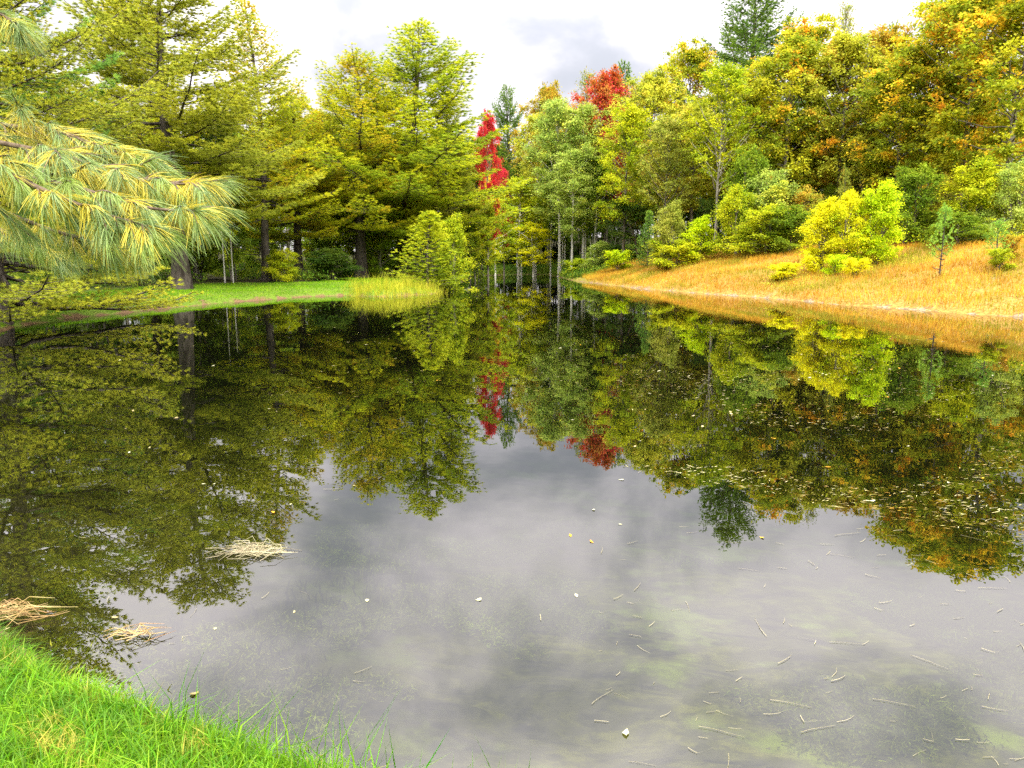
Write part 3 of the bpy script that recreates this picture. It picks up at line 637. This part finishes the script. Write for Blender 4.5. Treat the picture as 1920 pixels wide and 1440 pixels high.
# background wood, kept behind everything above
gb = random.Random(8)
def wood(n, x0, x1, dmin, dmax, hs, mats, protos, label, group, name='forest_tree'):
    tone = dict(dark='dark green', green='mid green', olive='olive', yg='yellow green')
    for i in range(n):
        x = x0+(x1-x0)*(i+gb.uniform(.1, .9))/n; y = gb.uniform(dmin, dmax); H = gb.uniform(*hs); p = gb.choice(protos)
        mt = gb.choice(mats); wd = 'slim ' if p == 'slim' else ''
        lb = tone[mt]+' '+label.replace('dim green ', '').replace('dim ', '').replace('shaded ', '').replace('leafy ', '')
        plant_xy(name, 'tree', p, mt, x, y, H, H*gb.uniform(.3, .42), lb, group)
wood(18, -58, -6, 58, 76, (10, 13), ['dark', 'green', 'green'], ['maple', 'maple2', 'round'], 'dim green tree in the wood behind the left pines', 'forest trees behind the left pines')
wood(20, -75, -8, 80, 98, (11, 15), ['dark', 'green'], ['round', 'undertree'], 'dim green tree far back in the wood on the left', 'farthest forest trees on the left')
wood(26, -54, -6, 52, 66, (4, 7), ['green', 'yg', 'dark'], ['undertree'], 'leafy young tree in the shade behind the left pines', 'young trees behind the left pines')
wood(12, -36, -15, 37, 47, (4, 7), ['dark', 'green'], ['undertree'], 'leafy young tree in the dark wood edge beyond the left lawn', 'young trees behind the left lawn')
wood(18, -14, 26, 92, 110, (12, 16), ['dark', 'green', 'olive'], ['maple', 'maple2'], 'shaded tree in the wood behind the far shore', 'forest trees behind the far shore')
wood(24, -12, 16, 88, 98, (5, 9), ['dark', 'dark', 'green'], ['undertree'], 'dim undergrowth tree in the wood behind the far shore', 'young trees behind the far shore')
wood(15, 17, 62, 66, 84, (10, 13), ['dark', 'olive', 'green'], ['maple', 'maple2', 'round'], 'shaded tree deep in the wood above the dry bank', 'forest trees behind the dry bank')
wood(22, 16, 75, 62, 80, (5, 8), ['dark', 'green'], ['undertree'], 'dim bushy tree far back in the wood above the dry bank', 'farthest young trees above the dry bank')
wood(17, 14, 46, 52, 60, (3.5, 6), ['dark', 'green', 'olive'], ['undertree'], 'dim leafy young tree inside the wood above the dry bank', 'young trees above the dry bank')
# slender bare white trunks of the far shore
for i, (px, py, d) in enumerate(((978, 360, 82), (1002, 350, 84), (1034, 300, 76), (1056, 340, 80), (1060, 350, 84), (1100, 330, 72), (1110, 320, 73), (1118, 300, 74), (970, 380, 85))):
    T('birch_tree', 'birch tree', 'birch', 'green', px, py, d, 24, 'slim white birch trunk against the dark wood of the far shore', 'slim birches on the far shore')
#@@NEARBRANCH
# ------------------------------------------------------------------ the near pine whose boughs hang in at the left
M['nn'] = None
def near_material():
    m, t = newmat('near_pine_needles'); a = t.n('ShaderNodeAttribute', attribute_name='age').outputs['Fac']
    isl = t.n('ShaderNodeNewGeometry').outputs['Random Per Island']; P_ = t.n('ShaderNodeTexCoord').outputs['Object']
    gr = t.mix(isl, (.09, .17, .04), (.29, .39, .13)); ye = t.mix(isl, (.50, .42, .03), (.74, .62, .08))
    gr = t.mix(t.ramp(t.noise(P_, 6, 2), .45, .65), gr, (.27, .38, .07))
    cc = t.mix(t.ramp(t.math('MULTIPLY_ADD', isl, .3, a), .62, .90), gr, ye)
    pb = t.n('ShaderNodeBsdfPrincipled', ins={'Base Color': cc, 'Roughness': .45, 'Specular IOR Level': .3})
    tr = t.n('ShaderNodeBsdfTranslucent', ins={'Color': cc})
    ms = t.n('ShaderNodeMixShader', ins={0: .25, 1: pb.outputs[0], 2: tr.outputs[0]}); finish(t, ms.outputs[0]); return m
def near_pine():
    g = np.random.default_rng(77); root = empty('pine_tree', (-5.3, 2.6, .3))
    tag(root, 'near pine whose long drooping boughs of green and yellow needles hang in from the left', 'pine tree')
    O = np.array([-5.3, 2.6, .3]); mat = near_material()
    tb = MB(); tube(tb, [(0, 0, -.3), (.03, .02, 2), (-.02, .05, 4.2), (0, 0, 7)], [.17, .13, .09, .02], 12)
    obj('trunk', tb.mesh('near_pine_trunk', M['bark']), root)
    cr = PR['sapling']; o = obj('crown', cr['c'], root, loc=(0, 0, 3.0), mat=M['pine_b']); o.scale = (1.6, 1.6, 1.1)
    boughs = [  # pixel path and distance along it, length scale of side shoots
        ([(-260, 215, 2.9), (0, 268, 2.75), (120, 290, 2.7), (230, 330, 2.65), (320, 345, 2.6), (385, 345, 2.55)], .42),
        ([(-260, 290, 2.6), (0, 330, 2.5), (130, 345, 2.45), (240, 385, 2.4), (320, 395, 2.4), (375, 395, 2.35)], .36),
        ([(-260, 240, 2.5), (-20, 310, 2.4), (100, 365, 2.35), (190, 400, 2.35), (280, 425, 2.3)], .24),
        ([(-260, 330, 3.2), (0, 395, 3.0), (90, 430, 2.95), (170, 452, 2.9), (250, 478, 2.9)], .24),
        ([(-260, 180, 3.1), (0, 235, 2.95), (110, 245, 2.9), (200, 280, 2.85), (280, 300, 2.8)], .34),
        ([(-240, 360, 3.4), (0, 430, 3.3), (60, 455, 3.3), (110, 480, 3.3)], .2),
        ([(-260, -40, 3.4), (-60, 20, 3.3), (0, 25, 3.2), (30, 45, 3.2)], .2)]
    for path, sl_ in boughs:
        wp = np.array([at(*p) for p in path]); n = 40; q = np.linspace(0, len(wp)-1, n)
        ax = np.column_stack([np.interp(q, np.arange(len(wp)), wp[:, k]) for k in range(3)])
        ker = np.ones(7)/7; axp = np.vstack([np.repeat(ax[:1], 3, 0), ax, np.repeat(ax[-1:], 3, 0)]); ax = np.column_stack([np.convolve(axp[:, k], ker, 'valid') for k in range(3)])
        start = np.array([O[0]+.05, O[1], wp[0, 2]+.35]); full = np.vstack([start, (start+ax[0])/2+[0, 0, .06], ax])
        bb = MB(); nb_ = MB(); rl = full-O
        tube(bb, rl, np.linspace(.013, .0025, len(rl)), 6)
        shoots = []
        for i in range(4, n, 1):
            if g.uniform() < .36: continue
            d = nrm(ax[min(i+1, n-1)]-ax[i-1]); f = i/n
            for sg in ((-1, 1) if g.uniform() < .35 else ((1,) if i % 2 else (-1,))):
                sdv = nrm(np.cross(d, [0, 0, 1]))*sg
                L = sl_*(1.1-.75*f)*g.uniform(.35, 1.0)
                dd = nrm(d*.95+sdv*g.uniform(.3, .9)+np.array([0, 0, g.uniform(-.6, .55)]))
                s = np.linspace(0, 1, 6)[:, None]; sp = ax[i]+dd*L*s+np.array([0, 0, -.22])*L*s**2
                shoots.append((sp, L))
                if L > .22:
                    for k in (2, 3):
                        d3 = nrm(dd+nrm(g.normal(size=3))*.8); L3 = L*.4
                        shoots.append((sp[k]+d3*L3*s+np.array([0, 0, -.3])*L3*s**2, L3))
        shoots.append((ax[-6:], .2))
        C = []; D = []; A = []
        for sp, L in shoots:
            tube(bb, sp-O, np.linspace(.0045, .002, len(sp)), 4)
            tl = min(L, .22); nn_ = int(120*tl/.2)+40
            f = g.uniform(0, 1, nn_)**.75; u = 1-f*min(tl/max(L, .01), 1)
            pts = np.column_stack([np.interp(u*5, np.arange(6), sp[:, k]) for k in range(3)])
            sdn_ = nrm(sp[-1]-sp[-2]); rad = nrm(np.cross(g.normal(size=(nn_, 3)), sdn_))
            spread = (.25+.6*f)*g.uniform(.7, 1.4)
            C.append(pts); D.append(nrm(sdn_+rad*spread[:, None]+np.array([0, 0, -.12])))
            yb = g.uniform(-.45, .3); A.append(np.clip(f*.95+yb+g.normal(size=nn_)*.12, 0, 1))
        C = np.concatenate(C)-O; D = np.concatenate(D); A = np.concatenate(A); m = len(C)
        ln = g.uniform(.05, .105, m)[:, None]; S = nrm(np.cross(D, g.normal(size=(m, 3))))*.00075
        dz = np.array([0, 0, -1.0]); p1 = C+D*ln*.5+dz*ln*.05; p2 = C+D*ln+dz*ln*.24
        V = np.stack([C-S, C+S, p1-S, p1+S, p2-S*.5, p2+S*.5], 1); i_ = np.arange(m)[:, None]*6
        nb_.add(V, [i_+np.array([[0, 1, 3, 2]]), i_+np.array([[2, 3, 5, 4]])], age=np.repeat(A, 6))
        b = obj('branch', bb.mesh('near_branch', M['twig']), root); obj('needles', nb_.mesh('near_needles', mat), b)
near_pine()
#@@FLOAT
# ------------------------------------------------------------------ floating leaves and straws, pond weed
gf = np.random.default_rng(5)
def leafm(seed, L=.07, W=.04):
    g = np.random.default_rng(seed); mb = MB(); n = 7; s = np.linspace(0, 1, n); wd = np.sin(s**.8*math.pi)*W*.5*(1+.15*g.normal(size=n)); wd[0] = .0015; wd[-1] = .001
    cz = .006*np.sin(s*math.pi*g.uniform(.6, 1.6)+g.uniform(0, 2))+.004; cyv = .010*np.sin(s*3+g.uniform(0, 3))
    V = np.concatenate([np.column_stack([s*L-L/2, cyv+wd, cz+.004]), np.column_stack([s*L-L/2, cyv, cz]), np.column_stack([s*L-L/2, cyv-wd, cz+.004])])
    i = np.arange(n-1)[:, None]; F = np.concatenate([i+np.array([[0, 1, n+1, n]]), i+np.array([[n, n+1, 2*n+1, 2*n]])]); mb.add(V, F, cl=np.full(3*n, g.uniform())); return mb
def strawm(seed, L=.16, W=.004):
    g = np.random.default_rng(seed); mb = MB(); n = 7; s = np.linspace(0, 1, n); k = g.uniform(-.5, .5); a = np.cumsum(np.r_[0, g.normal(size=n-1)*.05+k*.2])
    if g.uniform() < .35: a[n//2:] += g.uniform(.6, 1.6)*g.choice([-1, 1])
    x_ = np.cumsum(np.cos(a))*L/n; y_ = np.cumsum(np.sin(a))*L/n; x_ -= x_.mean(); y_ -= y_.mean()
    wn = W*(1-.6*s); V = np.concatenate([np.column_stack([x_, y_+wn, 0*s+.004]), np.column_stack([x_, y_-wn, 0*s+.004])]); i = np.arange(n-1)[:, None]
    mb.add(V, i+np.array([[0, 1, n+1, n]]), cl=np.full(2*n, g.uniform())); return mb
M['fl1'] = leafmat('floating_leaf_tan', (.26, .2, .15), (.4, .33, .28), None, trans=.1, vr=.2)
M['fl2'] = leafmat('floating_leaf_orange', (.55, .25, .04), (.6, .35, .05), None, trans=.1, vr=.2)
M['fl3'] = leafmat('floating_leaf_pale', (.36, .34, .36), (.5, .48, .5), None, trans=.1, vr=.1)
LM = [leafm(100+i, L, W).mesh('floating_leaf', M['fl1']) for i, (L, W) in enumerate(((.07, .045), (.09, .04), (.06, .05), (.08, .03), (.10, .035)))]
SM = [strawm(200+i, L, .0013).mesh('floating_straw', M['straw']) for i, L in enumerate((.12, .16, .2, .1, .14, .18, .09, .22))]
def inpond(px, py):
    x, y = on_water(px, py); return x, y, bool(sdist([x], [y])[0] < -.03)
n_l = n_s = 0
while n_l < 110:
    r = gf.uniform()
    if r < .55: px, py = gf.uniform(1050, 1920), 640+380*gf.uniform()**1.2
    elif r < .8: px, py = gf.uniform(0, 900), gf.uniform(640, 1180)
    else: px, py = gf.uniform(300, 1900), gf.uniform(650, 1430)
    x, y, ok = inpond(px, py)
    if not ok or (y < 8 and gf.uniform() < .65): continue
    k = gf.uniform(); m_, lb, gp = (M['fl3'], 'pale dead leaf floating on the pond', 'pale floating leaves') if k < .4 else (M['fl1'], 'tan dead leaf floating on the pond', 'tan floating leaves') if k < .75 else (M['fl2'], 'orange leaf floating on the pond', 'orange floating leaves')
    o = obj('floating_leaf', LM[int(gf.integers(5))], loc=(x, y, .001), rot=(0, 0, gf.uniform(0, 6.28)), mat=m_); tag(o, lb, 'leaf', gp); n_l += 1
    s = gf.uniform(.25, .6)*(1+min(y, 30)*.035); o.scale = (s, s, s)
while n_s < 180:
    r = gf.uniform()
    if r < .62: px, py = 1920-820*gf.uniform()**1.4, gf.uniform(960, 1435)
    elif r < .8: px, py = gf.uniform(1150, 1920), gf.uniform(700, 1000)
    elif r < .93: px, py = gf.uniform(100, 700), gf.uniform(900, 1300)
    else: px, py = gf.uniform(500, 1900), gf.uniform(900, 1430)
    x, y, ok = inpond(px, py)
    if not ok: continue
    o = obj('floating_straw', SM[int(gf.integers(8))], loc=(x, y, .001), rot=(0, 0, gf.normal()*.9), mat=None); tag(o, 'thin pale straw floating on the pond', 'straw', 'floating straws'); n_s += 1
    s = gf.uniform(.35, 1.0)*(1+min(y, 20)*.05); o.scale = (s, s, s)
# unnumbered far specks
mb = MB(); N = 3200; px = np.where(gf.uniform(size=N) < .85, gf.uniform(1150, 1920, N), gf.uniform(500, 1300, N)); py = 600+(300+120*np.clip((px-1300)/600, -1, 1))*gf.uniform(size=N)**.8
X = np.array([on_water(a, b) for a, b in zip(px, py)]); k = (sdist(X[:, 0], X[:, 1]) < -.4) & (vnoise(X[:, 0]*.6, X[:, 1], 1.6, 30) > -.1); X = X[k]; N = len(X)
a = gf.normal(size=N)*.6; D = np.column_stack([np.cos(a), np.sin(a), 0*a]); C = np.column_stack([X, np.full(N, .004)])
leafquads(mb, C, D, np.tile([0, 0, 1.0], (N, 1)), gf.uniform(.02, .10, N)*(.5+X[:, 1]*.03), gf.uniform(.003, .010, N)*(.5+X[:, 1]*.035), cl=gf.uniform(size=N))
M['speck'] = leafmat('drifting_litter', (.24, .18, .08), (.50, .45, .40), (.45, .26, .06), .35, trans=.05, vr=.4, scale=.7)
tag(obj('leaf_litter', mb.mesh('leaf_litter', M['speck'], False)), 'fine leaf litter drifting over the right half of the pond', 'leaf litter', kind='stuff')
def clump(px, py, n, spread, L, label, mat, zr=.05):
    x, y = on_water(px, py); g = np.random.default_rng(int(px+py)); mb = MB()
    for i in range(n):
        a = g.normal()*.45+.25; l = L*g.uniform(.4, 1); c = np.array([g.normal()*spread, g.normal()*spread*.5, .006+g.uniform(0, zr)])
        d = np.array([math.cos(a), math.sin(a), g.normal()*.12]); b = g.normal(size=3)*.16*l; b[2] = abs(b[2])
        pts = np.array([c-d*l/2, c+b, c+d*l/2]); pts[:, 2] = np.maximum(pts[:, 2], .005); tube(mb, pts, [.0018, .0022, .0008], 3, cl=g.uniform())
    tag(obj('straw_clump', mb.mesh('straw_clump', mat), loc=(x, y, 0)), label, 'straw clump')
M['straw2'] = leafmat('brown_dead_reed', (.22, .14, .09), (.38, .29, .22), None, scale=6, trans=.05, vr=.3)
clump(478, 1035, 120, .09, .20, 'raft of pale pinkish straw floating left of the sky reflection', M['straw'], .01)
clump(22, 1160, 60, .09, .26, 'heap of brown dead reeds at the left edge of the near shore', M['straw2'], .05)
clump(258, 1192, 34, .05, .16, 'small tan straw tuft floating near the grassy corner', M['straw2'], .02)
# submerged weed by the near left shore
x, y, z, sd = scatter(60000, -8, 6.0, 1.8, 12, g, lambda x, y, s: (s < -.15) & (s > -5) & (x > -.75*y-1) & (x < -.2) & (vnoise(x, y, 1.8, 40) > .05+.02*x))
k = (z < -.1) & (g.uniform(size=len(x)) < np.clip(.7-.1*x, .05, .8)); x, y, z = x[k], y[k], z[k]; m_ = len(x)
grass('pond_weed', 'brown green weed growing under the water near the left shore', 'pond weed', x, y, z, np.minimum(g.uniform(.05, .22, m_), -z*.9), g.uniform(.006, .018, m_), g.uniform(.5, 1.1, m_), M['weed'], 6)
